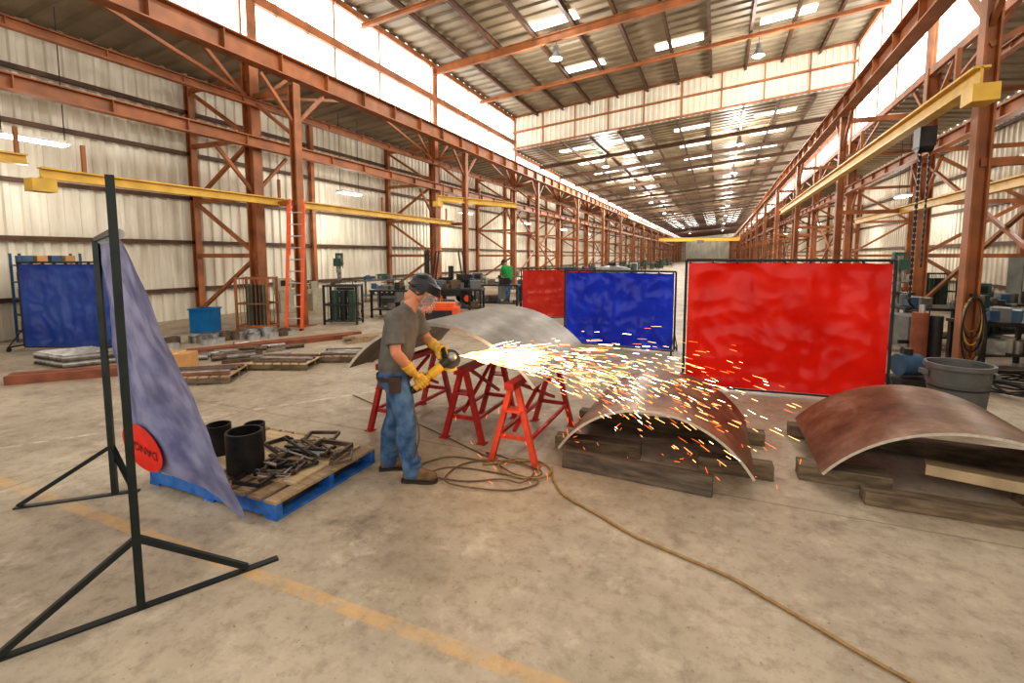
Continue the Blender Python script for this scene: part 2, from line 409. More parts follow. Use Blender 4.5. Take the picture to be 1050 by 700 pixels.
longbeam('crane_runway_beam',XC,6.68,0.32,0.5,STEEL)
longbeam('crane_runway_beam',RC,6.68,0.32,0.5,STEEL)
longbeam('eave_strut_beam',XM+0.3,4.95,0.2,0.3,STEEL)
longbeam('eave_strut_beam',RM-0.3,4.95,0.2,0.3,STEEL)
longbeam('eave_strut_beam',XM+0.25,6.0,0.14,0.2,STEEL)
longbeam('eave_strut_beam',RM-0.25,6.3,0.14,0.2,STEEL)
longbeam('eave_strut_beam',XO+0.3,5.6,0.14,0.2,STEEL)
def mono(name,p0,p1,w,h):
    b=B(); b.ibeam(p0,p1,w,h,YEL,0.03)
    d=(V(p1)-V(p0)); n=max(2,int(d.length/4.6))
    for i in range(n+1):
        q=V(p0)+d*((i+0.15)/(n+0.3)); b.bar(q+V((0,0,h/2)),q+V((0,0,h/2+0.5)),0.06,0.06,STEEL)
    e=V(p0); b.box(e+V((0,0,-h/2-0.12)),(0.28,0.34,0.22),YEL)
    return b.obj(name)
mono('yellow_monorail_beam',(-11.0,4.6,3.35),(-11.0,19,3.35),0.16,0.2)
mono('yellow_monorail_beam',(-12.4,3.0,3.75),(-12.4,5.0,3.75),0.16,0.2)
mono('yellow_monorail_beam',(3.1,8.4,4.25),(3.1,30,4.25),0.18,0.26)
mono('yellow_monorail_beam',(5.2,11.2,3.3),(5.2,24,3.3),0.16,0.22)
mono('yellow_monorail_beam',(-10.9,17.5,4.3),(-9.0,21.5,4.3),0.18,0.24)
b=B()
b.ibeam((XC,95,4.9),(RC,95,4.9),0.4,0.7,YEL,0.04); b.ibeam((XC,96.5,4.9),(RC,96.5,4.9),0.4,0.7,YEL,0.04)
for x in(XC+.2,RC-.2): b.box((x,95.75,4.8),(0.4,3,0.4),YEL)
b.box((-3,95.75,4.5),(1.2,1.6,0.6),GREYM); b.obj('bridge_crane')
b=B(); b.box((3.1,10.2,3.85),(0.22,0.3,0.32),DARKM); b.cyl((3.0,10.2,3.75),(3.2,10.2,3.75),0.14,DARKM)
for k in range(52):
    z=3.68-k*0.05; 
    if k%2: b.box((3.05,10.2,z),(0.045,0.014,0.07),DSTEEL)
    else: b.box((3.05,10.2,z),(0.014,0.045,0.07),DSTEEL)
for k in range(40):
    z=3.68-k*0.05; b.box((3.19,10.25,z),(0.03,0.014,0.06) if k%2 else (0.014,0.03,0.06),DSTEEL)
b.tube([(3.05,10.2,1.1),(3.12,10.2,1.02),(3.1,10.2,0.94),(3.02,10.2,0.94),(3.0,10.2,1.0)],0.018,DSTEEL); b.obj('chain_hoist')
def plight(x,y,z,e):
    l=bpy.data.lights.new('lamp_light','POINT'); l.energy=e; l.shadow_soft_size=0.3; l.color=(1,0.95,0.87)
    o=bpy.data.objects.new('lamp_light',l); o.location=(x,y,z); COL.objects.link(o)
def highbay(x,y,z,ztop,e):
    b=B(); b.cyl((x,y,z),(x,y,z+0.28),0.26,GREYM,r1=0.1,caps=False); b.cyl((x,y,z+0.28),(x,y,z+0.5),0.1,GREYM)
    b.cyl((x,y,z+0.5),(x,y,ztop),0.012,DARKM,seg=6)
    b.ell((x,y,z+0.02),(0.22,0.22,0.1),LAMP); b.obj('high_bay_lamp'); plight(x,y,z-0.35,e)
for x,y in((-6.2,18.9),(1.3,23.7),(-6.2,9.0),(1.3,12.5)): highbay(x,y,9.7 if x<0 else 10.4,zr(x)-0.1,480)
for k,y in enumerate((33,44,57,72,90,112,140)):
    for x in(-7.2,1.0): highbay(x,y,zf(x)-0.9,zf(x)-0.1,1100)
def strip(x,y,z,e):
    b=B(); b.box((x,y,z+0.05),(0.36,1.1,0.07),WHITE); b.box((x,y,z),(0.3,1.0,0.03),LAMP)
    for s_ in(-.5,.5): b.cyl((x,y+s_,z+0.08),(x,y+s_,7.1),0.01,DARKM,seg=6)
    b.obj('fluorescent_fixture')
    if e: plight(x,y,z-0.9,e)
for i in range(6):
    strip(-13.0,5.4+9.2*i,4.25,[45,110,120,120,0,0][i]); strip(6.9,15.4+9.2*i,4.3,110 if i<3 else 0)
# ------------------------------------------------------------------ welding screens
def screen(name,p0,p1,z0,z1,m,seed,wr=0.02):
    b=B(); p0=V((*p0,0)); p1=V((*p1,0)); d=(p1-p0); Lh=d.length; d.normalize(); n=V((-d.y,d.x,0))
    for p in(p0,p1):
        b.cyl(p+V((0,0,0.06)),p+V((0,0,z1+0.03)),0.019,DARKM,seg=10)
        b.cyl(p-n*0.33+V((0,0,0.09)),p+n*0.33+V((0,0,0.09)),0.018,DARKM,seg=8)
        for s_ in(-1,1):
            q=p+n*0.31*s_
            b.cyl(q+V((0,0,0.09)),q+V((0,0,0.06)),0.012,DARKM,seg=8)
            b.cyl(q+d*-0.013+V((0,0,0.04)),q+d*0.013+V((0,0,0.04)),0.04,DARKM,seg=14)
            b.bar(q+V((0,0,0.1)),p+V((0,0,0.42)),0.015,0.015,DARKM)
    b.cyl(p0+V((0,0,z1+0.03)),p1+V((0,0,z1+0.03)),0.019,DARKM,seg=10)
    b.cyl(p0+V((0,0,z0-0.02)),p1+V((0,0,z0-0.02)),0.015,DARKM,seg=10)
    nu,nv=90,60; vs=[]
    for j in range(nv+1):
        for i in range(nu+1):
            u=i/nu; v=j/nv; h=z0+(z1-z0)*v
            w=noise.noise(V((u*Lh*2.2+seed,v*0.9,seed)))*wr*1.4+noise.noise(V((u*Lh*5+seed,v*2.6+u*2,seed*2)))*wr*.8+abs(noise.noise(V((u*3-v*2.4+seed,v*3.3+u*2,3))))*wr*1.4+abs(noise.noise(V((u*9+v*5+seed,v*6-u*5,7))))*wr*.6
            edge=min(1,min(u,1-u)*12)*min(1,min(v,1-v)*14)
            sag=-0.012*abs(math.sin(u*math.pi*8))*(v>0.97)
            q=p0+d*(0.03+u*(Lh-0.06))+n*(w*edge-0.012)+V((0,0,h+sag)); vs.append(q)
    fs=[(j*(nu+1)+i,j*(nu+1)+i+1,(j+1)*(nu+1)+i+1,(j+1)*(nu+1)+i) for j in range(nv) for i in range(nu)]
    b.add(vs,fs,m,True)
    for k in range(9):
        q=p0+d*(0.05+(Lh-0.1)*k/8)+V((0,0,z1+0.012)); b.cyl(q-d*0.008,q+d*0.008,0.032,DARKM,seg=10)
    return b.obj(name)
screen('red_welding_screen',(-0.40,7.2),(2.06,7.42),0.06,1.81,VRED,3.1,0.04)
screen('blue_welding_screen',(-3.0,9.9),(-0.72,9.7),0.06,1.56,VBLUE,8.3,0.05)
screen('red_welding_screen',(-5.15,12.7),(-3.3,13.9),0.12,1.5,VRED2,1.7,0.04)
screen('blue_welding_screen',(-12.95,4.94),(-11.15,5.7),0.06,1.74,VBLUE2,5.5,0.04)
# ------------------------------------------------------------------ foreground screen stand
b=B()
P1=V((-2.8,1.44,0)); P2=V((-4.36,2.12,0)); dP=(P2-P1).normalized()
def stand(b,P,ztop,fl,fr,axis,w=0.038):
    b.bar(P,P+V((0,0,ztop)),w,w,BLACKS,upref=axis)
    b.bar(P-axis*fl+V((0,0,0.006)),P+axis*fr+V((0,0,0.006)),0.045,0.012,BLACKS)
    b.bar(P-axis*(fl*0.96)+V((0,0,0.02)),P+V((0,0,0.4)),0.035,0.03,BLACKS)
    b.bar(P+axis*(fr*0.75)+V((0,0,0.02)),P+V((0,0,0.4)),0.035,0.03,BLACKS)
stand(b,P1,2.3,0.56,0.68,V((0.47,0.88,0)).normalized())
stand(b,P2,2.03,0.62,0.16,V((0.72,0.69,0)).normalized())
b.bar(P1+V((0,0,2.02)),P2+V((0,0,2.02)),0.03,0.03,BLACKS)
C00=P2+V((0.0,0.03,2.0)); C10=P1+V((-0.02,0.03,2.0)); C01=V((-4.34,2.18,0.36)); C11=V((-2.98,2.24,0.06))
def cur(u,v):
    p=(C00*(1-u)+C10*u)*(1-v)+(C01*(1-u)+C11*u)*v
    return p
nn=(C10-C00).cross(C01-C00).normalized()
nu,nv=50,60; vs=[]
for j in range(nv+1):
    for i in range(nu+1):
        u=i/nu; v=j/nv
        w=0.03*v*math.sin(u*9+v*2)+0.02*noise.noise(V((u*4,v*5,2)))+0.012*noise.noise(V((u*12,v*9,5)))
        vs.append(cur(u,v)+nn*w)
b.add(vs,[(j*(nu+1)+i,j*(nu+1)+i+1,(j+1)*(nu+1)+i+1,(j+1)*(nu+1)+i) for j in range(nv) for i in range(nu)],VPUR,True)
for k in range(9):
    q=cur(k/8,0)+V((0,0,0.01)); b.cyl(q-dP*0.006,q+dP*0.006,0.028,ALU,seg=10)
st=b.obj('welding_screen_stand')
# ------------------------------------------------------------------ curved shells
def shell(name,x0,x1,y0,y1,z,h,m,th=0.022):
    w=(x1-x0)/2; R=(w*w+h*h)/(2*h); xc=(x0+x1)/2; zc=z+h-R; a=math.asin(min(1,w/R)); n=48; ny=6; b=B()
    def P(r,t,y): return (xc+r*math.sin(t),y,zc+r*math.cos(t))
    for r,fl in((R,0),(R-th,1)):
        vs=[P(r,-a+2*a*i/n,y0+(y1-y0)*j/ny) for j in range(ny+1) for i in range(n+1)]
        b.add(vs,[(j*(n+1)+i,j*(n+1)+i+1,(j+1)*(n+1)+i+1,(j+1)*(n+1)+i) for j in range(ny) for i in range(n)],m,True)
    for y in(y0,y1):
        vs=[P(r,-a+2*a*i/n,y) for r in(R,R-th) for i in range(n+1)]
        b.add(vs,[(i,i+1,n+2+i,n+1+i) for i in range(n)],EDGE)
    for t in(-a,a):
        b.add([P(R,t,y0),P(R-th,t,y0),P(R-th,t,y1),P(R,t,y1)],[(0,1,2,3)],EDGE)
    return b.obj(name)
shell('curved_steel_plate',-1.3,0.34,4.1,5.65,0.13,0.46,SH_RUST)
shell('curved_steel_plate',0.84,2.75,4.45,5.9,0.13,0.47,SH_RUST)
shell('curved_steel_plate',-3.46,-1.4,3.78,5.55,0.77,0.5,SH_GREY,0.03)
def timber(x0,y0,x1,y1,z0,w,h,m):
    b=B(); b.bar((x0,y0,z0+h/2),(x1,y1,z0+h/2),w,h,m); return b.obj('timber_block',bevel=0.006)
timber(-1.22,4.04,0.03,3.98,0,0.1,0.16,BEAMT); timber(-0.1,4.48,0.5,4.5,0,0.14,0.13,WOODD); timber(-1.4,5.3,0.5,5.3,0,0.14,0.13,WOODD)
timber(-1.42,4.45,-0.6,4.5,0,0.14,0.128,WOODD)
timber(0.7,4.66,1.35,4.66,0,0.2,0.13,WOODD); timber(1.1,4.36,3.0,4.38,0,0.16,0.1,WOODD); timber(1.65,4.9,2.9,4.62,0.1,0.14,0.09,PLY); timber(0.75,5.7,2.9,5.65,0,0.16,0.13,WOODD)
timber(2.2,4.75,3.0,4.95,0,0.2,0.1,WOODD)
def trestle(x,y0,y1,h,m,m2):
    b=B(); b.bar((x,y0,h-0.03),(x,y1,h-0.03),0.09,0.06,m)
    for y,mm in((y0+0.12,m2),(y1-0.12,m)):
        for s_ in(-1,1):
            b.bar((x+s_*0.03,y,h-0.06),(x+s_*0.22,y-0.02,0.0),0.05,0.05,mm)
        b.bar((x-0.16,y,0.24),(x+0.16,y,0.24),0.03,0.04,mm)
        b.bar((x-0.09,y,0.5),(x+0.09,y,0.5),0.16,0.012,mm)
        for s_ in(-1,1): b.box((x+s_*0.22,y-0.02,0.006),(0.09,0.09,0.012),mm)
    for s_ in(-1,1): b.bar((x+s_*0.16,y0+0.12,0.24),(x+s_*0.16,y1-0.12,0.24),0.03,0.03,m)
    b.bar((x,y0+0.12,0.3),(x,y1-0.3,h-0.08),0.03,0.03,m); b.bar((x,y1-0.12,0.3),(x,y0+0.3,h-0.08),0.03,0.03,m)
    b.obj('steel_trestle')
trestle(-1.66,3.8,5.2,0.77,REDP,REDO); trestle(-3.2,3.95,5.2,0.77,REDP,REDP); trestle(-2.35,4.1,5.2,0.77,REDP,REDP)
# ------------------------------------------------------------------ pallets
def pallet(name,x0,y0,x1,y1,edge,top,h=0.14,rz=0,nb=7):
    b=B(); cx,cy=(x0+x1)/2,(y0+y1)/2; w,d=x1-x0,y1-y0
    for k in(-1,0,1): b.box((0,k*(d/2-0.03),h/2),(w,0.05,h-0.04),edge)
    for k in range(nb): b.box((-w/2+0.06+(w-0.12)*k/(nb-1),0,h-0.01),(0.12,d,0.02),top)
    for k in range(3): b.box((-w/2+0.06+(w-0.12)*k/2,0,0.01),(0.12,d,0.02),edge)
    return b.obj(name,loc=(cx,cy,0),rz=rz)
pallet('blue_pallet',-4.3,2.34,-2.84,3.42,BLUEP,WOOD,0.14,0,9)
b=B(); b.box((-3.5,2.95,0.15),(1.1,0.8,0.018),PLY,rz=0.05); b.obj('plywood_sheet')
def stub(x,y,z,r,h): 
    b=B(); b.pipe((x,y,z),(x,y,z+h),r,r*0.86,DSTEEL,32); b.cyl((x,y,z+0.02),(x,y,z+0.03),r*0.86,DARKM); b.obj('steel_pipe_stub')
stub(-3.5,2.62,0.16,0.14,0.32); stub(-4.0,2.75,0.16,0.1,0.26); stub(-3.93,3.05,0.16,0.09,0.18)
def cclamp(b,c,s,rz,tilt,m):
    R=Matrix.Rotation(rz,3,'Z')@Matrix.Rotation(tilt,3,'X'); c=V(c)
    P=lambda x,y,z=0: c+R@V((x*s,y*s,z*s))
    pts=[(0.0,0.0),(0.0,0.19),(0.3,0.19),(0.3,0.0)]
    for a,q in zip(pts,pts[1:]): b.bar(P(*a),P(*q),0.022*s,0.034*s,m)
    b.cyl(P(-0.14,0.0),P(0.2,0.0),0.011*s,STEELB,seg=8); b.cyl(P(-0.14,-0.06),P(-0.14,0.06),0.006*s,STEELB,seg=6)
    b.cyl(P(0.2,0),P(0.215,0),0.03*s,m,seg=10); b.cyl(P(-0.02,0),P(0.03,0),0.024*s,m,seg=10); b.cyl(P(0.27,0),P(0.3,0),0.025*s,m,seg=10)
b=B()
CL=[(-3.3,2.62,.25,.9),(-3.12,2.75,1.9,1.0),(-3.25,3.0,.1,1.1),(-3.42,3.1,2.8,1.0),(-3.02,3.1,-.9,.8),(-3.1,2.55,3.3,.8),(-3.5,3.22,.4,.9)]
for k,(x,y,a,s_) in enumerate(CL): cclamp(b,(x,y,0.18+0.012*(k%3)),s_,a,0.06*(-1)**k,[RSTEEL,DSTEEL][k%2])
for k in range(14):
    a=random.uniform(-.45,.45)+(1.3 if k%4==0 else 0); c=V((-3.3+random.uniform(-.15,.22),2.92+random.uniform(-.28,.32),.18+.014*(k%4))); d=V((math.cos(a),math.sin(a),0))*random.uniform(.14,.3)
    if k%2: b.cyl(c-d,c+d,0.012,random.choice([STEELB,RSTEEL,DSTEEL]),seg=8)
    else:
        b.bar(c-d,c+d,0.035,0.012,random.choice([RSTEEL,DSTEEL,STEELB])); b.bar(c+d,c+d+V((-d.y,d.x,0)).normalized()*.09,.03,.02,DSTEEL); b.bar(c+d*.3,c+d*.3+V((-d.y,d.x,0)).normalized()*.09,.03,.02,DSTEEL)
b.obj('bar_clamp_pile')
# ------------------------------------------------------------------ hoses on floor
def spline(pts,n=8):
    out=[]; P=[V(p) for p in pts]
    for i in range(len(P)-1):
        p0=P[max(i-1,0)];p1=P[i];p2=P[i+1];p3=P[min(i+2,len(P)-1)]
        for k in range(n):
            t=k/n; out.append(0.5*((2*p1)+(p2-p0)*t+(2*p0-5*p1+4*p2-p3)*t*t+(3*p1-p0-3*p2+p3)*t**3))
    out.append(P[-1]); return out
b=B(); z=0.012
b.tube(spline([(-1.9,3.75,z),(-1.5,4.0,z),(-1.3,3.9,z),(-1.2,3.7,z),(-1.05,3.5,z),(-0.75,3.33,z),(-0.46,3.16,z),(-0.15,3.05,z),(0.12,2.96,z),(0.32,2.84,z),(0.5,2.73,z),(0.84,2.52,z),(1.5,2.2,z),(2.4,1.9,z)]),0.009,RUBBER); b.obj('air_hose')
b=B()
pts=[(-2.34,3.28,0.74),(-2.2,3.2,0.45),(-2.28,3.22,0.16),(-2.3,3.35,z),(-2.1,3.6,z)]
for k in range(17):
    t=k*0.9; r=0.3+0.13*math.sin(k*1.3); pts.append((-1.8+0.1*math.sin(k)+r*1.25*math.cos(t),3.6+0.07*math.cos(k*2)+r*0.8*math.sin(t),z+0.008*(k%3)))
pts.append((-1.9,3.9,z)); pts.append((-2.8,4.3,z)); pts.append((-4.5,5.0,z))
b.tube(spline(pts,6),0.007,RUBBERD); b.obj('power_cable')
b=B()
pts=[]
for k in range(8):
    t=k*1.0; r=0.22; pts.append((-1.6+0.02*k+r*math.cos(t),3.8+r*0.8*math.sin(t),z+0.01))
b.tube(spline(pts,6),0.008,RUBBER); b.obj('coiled_hose')
# ------------------------------------------------------------------ worker
TH=math.radians(23.2)
def grip(b,wrist,Hc,g,rad,m,fr=0.0115,flip=1):
    g=V(g).normalized(); Hc=V(Hc); w=V(wrist)-Hc; e1=(w-g*w.dot(g)).normalized(); e2=g.cross(e1)*flip
    P=lambda ph,off,r: Hc+g*off+(e1*math.cos(ph)+e2*math.sin(ph))*r
    r=rad+fr
    for i,(off,end,sc) in enumerate(((-0.038,3.2,0.9),(-0.013,3.7,1.0),(0.013,3.8,1.05),(0.039,3.5,1.0))):
        ph=[0.25,1.2,2.3,end]; rr=[r+0.012,r+0.004,r,r]
        q=[P(a,off,x) for a,x in zip(ph,rr)]
        for k in range(3): b.cap(q[k],fr*sc*(1.08-0.1*k),q[k+1],fr*sc*(1.0-0.1*k),m,10)
        b.cap(P(-0.1,off*0.7,r+0.02),fr*1.3,q[0],fr*1.1,m,10)
    b.cap(P(-0.1,-0.028,r+0.02),0.02,P(-0.1,0.028,r+0.02),0.02,m)
    b.cap(wrist,0.03,P(-0.1,0.0,r+0.025),0.026,m)
    t=[P(-0.3,0.02,r+0.018),P(-0.9,0.05,r+0.006),P(-1.6,0.062,r),P(-2.3,0.06,r)]
    for k in range(3): b.cap(t[k],0.016-0.002*k,t[k+1],0.0145-0.002*k,m,10)
def worker(loc,rz,shirt,full=True):
    root=bpy.data.objects.new('worker',None); COL.objects.link(root)
    b=B()
    b.cap((-0.05,-0.065,0.93),0.122,(-0.05,0.065,0.93),0.122,JEAN); b.cap((-0.05,-0.05,1.0),0.115,(-0.05,0.05,1.0),0.115,JEAN)
    b.cap((-0.09,-0.07,0.88),0.1,(-0.09,0.07,0.88),0.1,JEAN)
    for hip,kn,an in(((-0.045,-0.085,0.9),(0.055,-0.11,0.5),(0.085,-0.12,0.13)),((-0.05,0.085,0.9),(-0.075,0.11,0.5),(-0.15,0.13,0.13))):
        h=V(hip);k=V(kn);a=V(an)
        b.cap(h,0.112,h.lerp(k,0.5)+V((0.012,0,0)),0.1,JEAN); b.cap(h.lerp(k,0.5)+V((0.012,0,0)),0.1,k,0.083,JEAN)
        b.cap(k,0.083,k.lerp(a,0.4)+V((-0.02,0,0)),0.084,JEAN); b.cap(k.lerp(a,0.4)+V((-0.02,0,0)),0.084,a,0.074,JEAN)
        b.cap(a,0.075,a+V((0.01,0,-0.035)),0.078,JEAN)
        for q,dx in((0.95,0.03),(0.82,0.024),(0.1,-0.03)): 
            c=k.lerp(a,q); b.ell(c+V((dx*0.5,0,0)),(0.084,0.08,0.02),JEAN)
    remesh(b,'jeans',0.013,3,JEAN,root)
    near=dict(s=V((-0.02,-0.18,1.39)),e=V((0.0,-0.25,1.13)),w=V((0.115,-0.165,0.955)))
    far=dict(s=V((0.09,0.17,1.40)),e=V((0.20,0.20,1.16)),w=V((0.30,0.085,1.10)))
    b=B()
    b.cap((0.04,0,1.38),0.075,(0.09,0,1.49),0.066,SKIN); b.cap((0.09,0,1.49),0.062,(0.15,0,1.585),0.056,SKIN)
    b.cap((-0.03,0,1.05),0.09,(0.03,0,1.35),0.1,SKIN)
    for A in(near,far):
        s,e,w=A['s'],A['e'],A['w']
        b.cap((0.035,0,1.38),0.07,s,0.06,SKIN); b.cap(s,0.058,s.lerp(e,0.5),0.052,SKIN); b.cap(s.lerp(e,0.5),0.052,e,0.043,SKIN)
        b.cap(e,0.044,e.lerp(w,0.35),0.048,SKIN); b.cap(e.lerp(w,0.35),0.048,w,0.031,SKIN)
    remesh(b,'body',0.011,5,SKIN,root)
    b=B()
    b.cap((-0.05,-0.06,0.995),0.132,(-0.05,0.06,0.995),0.132,shirt)
    b.cap((-0.045,-0.06,1.0),0.134,(0.0,-0.085,1.3),0.126,shirt); b.cap((-0.045,0.06,1.0),0.134,(0.02,0.085,1.3),0.126,shirt)
    b.cap((-0.03,0,1.08),0.142,(0.015,0,1.34),0.138,shirt)
    b.cap(near['s'],0.08,far['s'],0.08,shirt); b.cap((0.02,-0.08,1.40),0.088,(0.05,0.08,1.41),0.088,shirt); b.cap((0.04,0,1.40),0.085,(0.075,0,1.465),0.07,shirt)
    for A in(near,far):
        s,e=A['s'],A['e']; b.cap(s,0.079,s.lerp(e,0.55),0.07,shirt); c=s.lerp(e,0.66); d=(e-s).normalized()
        b.cyl(c-d*0.06,c+d*0.03,0.071,shirt,r1=0.077)
    b.ell((-0.05,0,0.93),(0.142,0.192,0.035),shirt)
    remesh(b,'tshirt',0.012,4,shirt,root)
    b=B()
    n=36
    for k in range(n):
        t0=2*math.pi*k/n; t1=2*math.pi*(k+1)/n
        q=lambda t,z,r=1: V((-0.055+0.15*r*math.cos(t),0.197*r*math.sin(t),z))
        b.add([q(t0,0.875),q(t1,0.875),q(t1,0.91),q(t0,0.91)],[(0,1,2,3)],LEATH,True)
    b.box((-0.02,-0.2,0.86),(0.09,0.05,0.13),LEATH)
    b.obj('belt',root)
    for k,(ax,ay,yaw) in enumerate(((0.085,-0.12,-0.12),(-0.15,0.13,0.15))):
        b=B(); R=Matrix.Rotation(yaw,3,'Z'); P=lambda x,y,z: V((ax,ay,0))+R@V((x,y,z))
        b.cap(P(0,0,0.16),0.058,P(-0.01,0,0.07),0.052,BOOT); b.cap(P(-0.03,0,0.058),0.044,P(0.1,0,0.062),0.048,BOOT); b.cap(P(0.1,0.01,0.06),0.05,P(0.175,0,0.052),0.045,BOOT)
        b.cap(P(0.0,0,0.11),0.055,P(0.11,0,0.075),0.04,BOOT)
        b.cap(P(0.11,0.022,0.05),0.04,P(0.165,0.012,0.048),0.036,BOOT)
        remesh(b,'boot_%d'%(k+1),0.008,3,BOOT,root)
        b=B(); vs=[]; out=[(-0.078,-0.035),(-0.085,0),(-0.078,0.035),(-0.03,0.045),(0.06,0.046),(0.13,0.056),(0.19,0.045),(0.225,0.01),(0.22,-0.02),(0.18,-0.045),(0.1,-0.052),(0.03,-0.04),(-0.03,-0.043)]
        for zz in(0.0,0.026): vs+=[P(x,y,zz) for x,y in out]
        nO=len(out); b.add(vs,[(i,(i+1)%nO,nO+(i+1)%nO,nO+i) for i in range(nO)]+[tuple(range(nO)),tuple(range(nO,2*nO))],SOLE); b.obj('boot_sole_%d'%(k+1),root)
        b=B()
        for q in range(5): b.cyl(P(0.04+0.018*q,-0.03,0.135-0.013*q),P(0.04+0.018*q,0.03,0.135-0.013*q),0.004,SOLE,seg=6)
        b.obj('boot_laces_%d'%(k+1),root)
    hd=bpy.data.objects.new('head_pivot',None); COL.objects.link(hd); hd.parent=root; hd.location=(0.185,0,1.62); hd.rotation_euler=(0,math.radians(32),math.radians(-4))
    b=B()
    b.ell((0,0,0.025),(0.097,0.077,0.1),SKIN); b.ell((0.03,0,-0.03),(0.066,0.06,0.08),SKIN); b.ell((0.055,0,-0.088),(0.034,0.034,0.026),SKIN)
    b.cap((0.02,-0.04,-0.075),0.024,(0.06,-0.015,-0.09),0.02,SKIN); b.cap((0.02,0.04,-0.075),0.024,(0.06,0.015,-0.09),0.02,SKIN)
    b.cap((0.088,0,0.015),0.009,(0.113,0,-0.026),0.014,SKIN); b.ell((0.1,0,-0.032),(0.014,0.02,0.01),SKIN)
    b.cap((0.08,-0.04,0.03),0.012,(0.08,0.04,0.03),0.012,SKIN)
    for s_ in(-1,1): 
        b.ell((-0.005,0.078*s_,-0.01),(0.02,0.01,0.033),SKIN); b.ell((0.062,0.038*s_,-0.03),(0.025,0.022,0.025),SKIN)
    b.cap((-0.02,0,-0.04),0.06,(-0.045,0,-0.11),0.056,SKIN)
    remesh(b,'head',0.0055,3,SKIN,hd)
    b=B()
    for s_ in(-1,1):
        b.ell((0.083,0.032*s_,0.006),(0.011,0.014,0.009),EYE); b.ell((0.093,0.032*s_,0.005),(0.004,0.006,0.006),BLK)
        b.cap((0.094,0.02*s_,0.027),0.004,(0.088,0.047*s_,0.028),0.003,HAIR)
    b.ell((0.089,0,-0.062),(0.01,0.024,0.005),LIPS); b.ell((0.088,0,-0.069),(0.01,0.02,0.005),LIPS)
    b.obj('face_features',hd)
    b=B(); b.ell((-0.016,0,0.018),(0.099,0.084,0.1),HAIR,z0=-0.8); b.obj('hair',hd)
    b=B()
    b.ell((-0.002,0,0.04),(0.116,0.098,0.095),BLK,z0=0.0)
    n=30
    for (z0,z1,r0,r1,m,a) in((0.02,0.085,0.162,0.128,BLK,1.85),(-0.14,0.022,0.16,0.16,VIS,1.25)):
        for k in range(n):
            t0=-a+2*a*k/n; t1=-a+2*a*(k+1)/n
            q=lambda t,z,r: V((r*math.cos(t)*1.0+0.01,r*0.78*math.sin(t),z))
            b.add([q(t0,z0,r0),q(t1,z0,r0),q(t1,z1,r1),q(t0,z1,r1)],[(0,1,2,3)],m,True)
    for k in range(n):
        a=1.85; t0=-a+2*a*k/n; t1=-a+2*a*(k+1)/n
        q=lambda t,z,r: V((r*math.cos(t)+0.01,r*0.78*math.sin(t),z))
        b.add([q(t0,0.085,0.128),q(t1,0.085,0.128),q(t1,0.1,0.085),q(t0,0.1,0.085)],[(0,1,2,3)],BLK,True)
    for s_ in(-1,1): b.cyl((0.0,0.085*s_,0.02),(0.0,0.125*s_,0.02),0.036,BLK)
    b.tube([(0.0,0.09,0.03),(-0.07,0.075,0.0),(-0.115,0.0,-0.01),(-0.07,-0.075,0.0),(0.0,-0.09,0.03)],0.014,BLK)
    b.obj('face_shield_headgear',hd)
    b=B(); b.ell((0.105,0,-0.055),(0.035,0.035,0.035),GREYM); 
    for s_ in(-1,1): b.cyl((0.1,0.03*s_,-0.065),(0.115,0.065*s_,-0.075),0.024,LIPS)
    b.obj('respirator',hd)
    G0=V((0.10,-0.10,0.775)); G1=V((0.43,-0.01,1.04)); g=(G1-G0).normalized()
    b=B(); b.cyl(G0,G0+g*0.03,0.03,BLK,r1=0.036); b.cyl(G0+g*0.03,G0+g*0.2,0.03,GRY,r1=0.03); b.cyl(G0+g*0.2,G0+g*0.32,0.042,GRY,r1=0.04)
    b.cyl(G0+g*0.32,G1,0.035,DARKM,r1=0.028); b.ell(G1,(0.045,0.04,0.04),STEELB)
    dn=V((-0.25,0.75,-0.45)).normalized(); c=G1+dn*0.05
    b.cyl(G1,c,0.018,STEELB); b.cyl(c,c+dn*0.006,0.088,DSTEEL,seg=28); 
    s2=g.cross(dn).normalized(); 
    h0=G1-g*0.06
    side=V((-0.2,0.55,0.55)).normalized()
    b.cyl(h0,h0+side*0.15,0.015,BLK,r1=0.017); b.ell(h0+side*0.15,(0.02,0.02,0.02),BLK)
    for k in range(9):
        t0=-0.3+k*0.3; q=lambda t: c+(g*math.cos(t+2.2)+s2*math.sin(t+2.2))*0.096
        b.bar(q(t0),q(t0+0.3),0.004,0.03,YEL)
    b.obj('angle_grinder',root)
    b=B(); grip(b,near['w'],G0+g*0.115,g,0.033,GLOVE); w=near['w']; d=(near['e']-w).normalized(); b.cyl(w-d*0.02,w+d*0.09,0.036,GLOVE,r1=0.052)
    remesh(b,'gloved_hand_right',0.005,2,GLOVE,root)
    b=B(); grip(b,far['w'],h0+side*0.085,side,0.018,GLOVE,flip=-1); w=far['w']; d=(far['e']-w).normalized(); b.cyl(w-d*0.02,w+d*0.09,0.036,GLOVE,r1=0.052)
    remesh(b,'gloved_hand_left',0.005,2,GLOVE,root)
    root.location=loc; root.rotation_euler=(0,0,rz)
    return root,G1
ang=TH+math.radians(4)
w,G1=worker((-2.44,3.30,0),ang,SHIRT)
worker((-8.0,18.2,0),math.radians(160),SHIRTG)
O=V((-2.44,3.30,0))+Matrix.Rotation(ang,3,'Z')@(G1+V((0.06,0.05,0.0)))
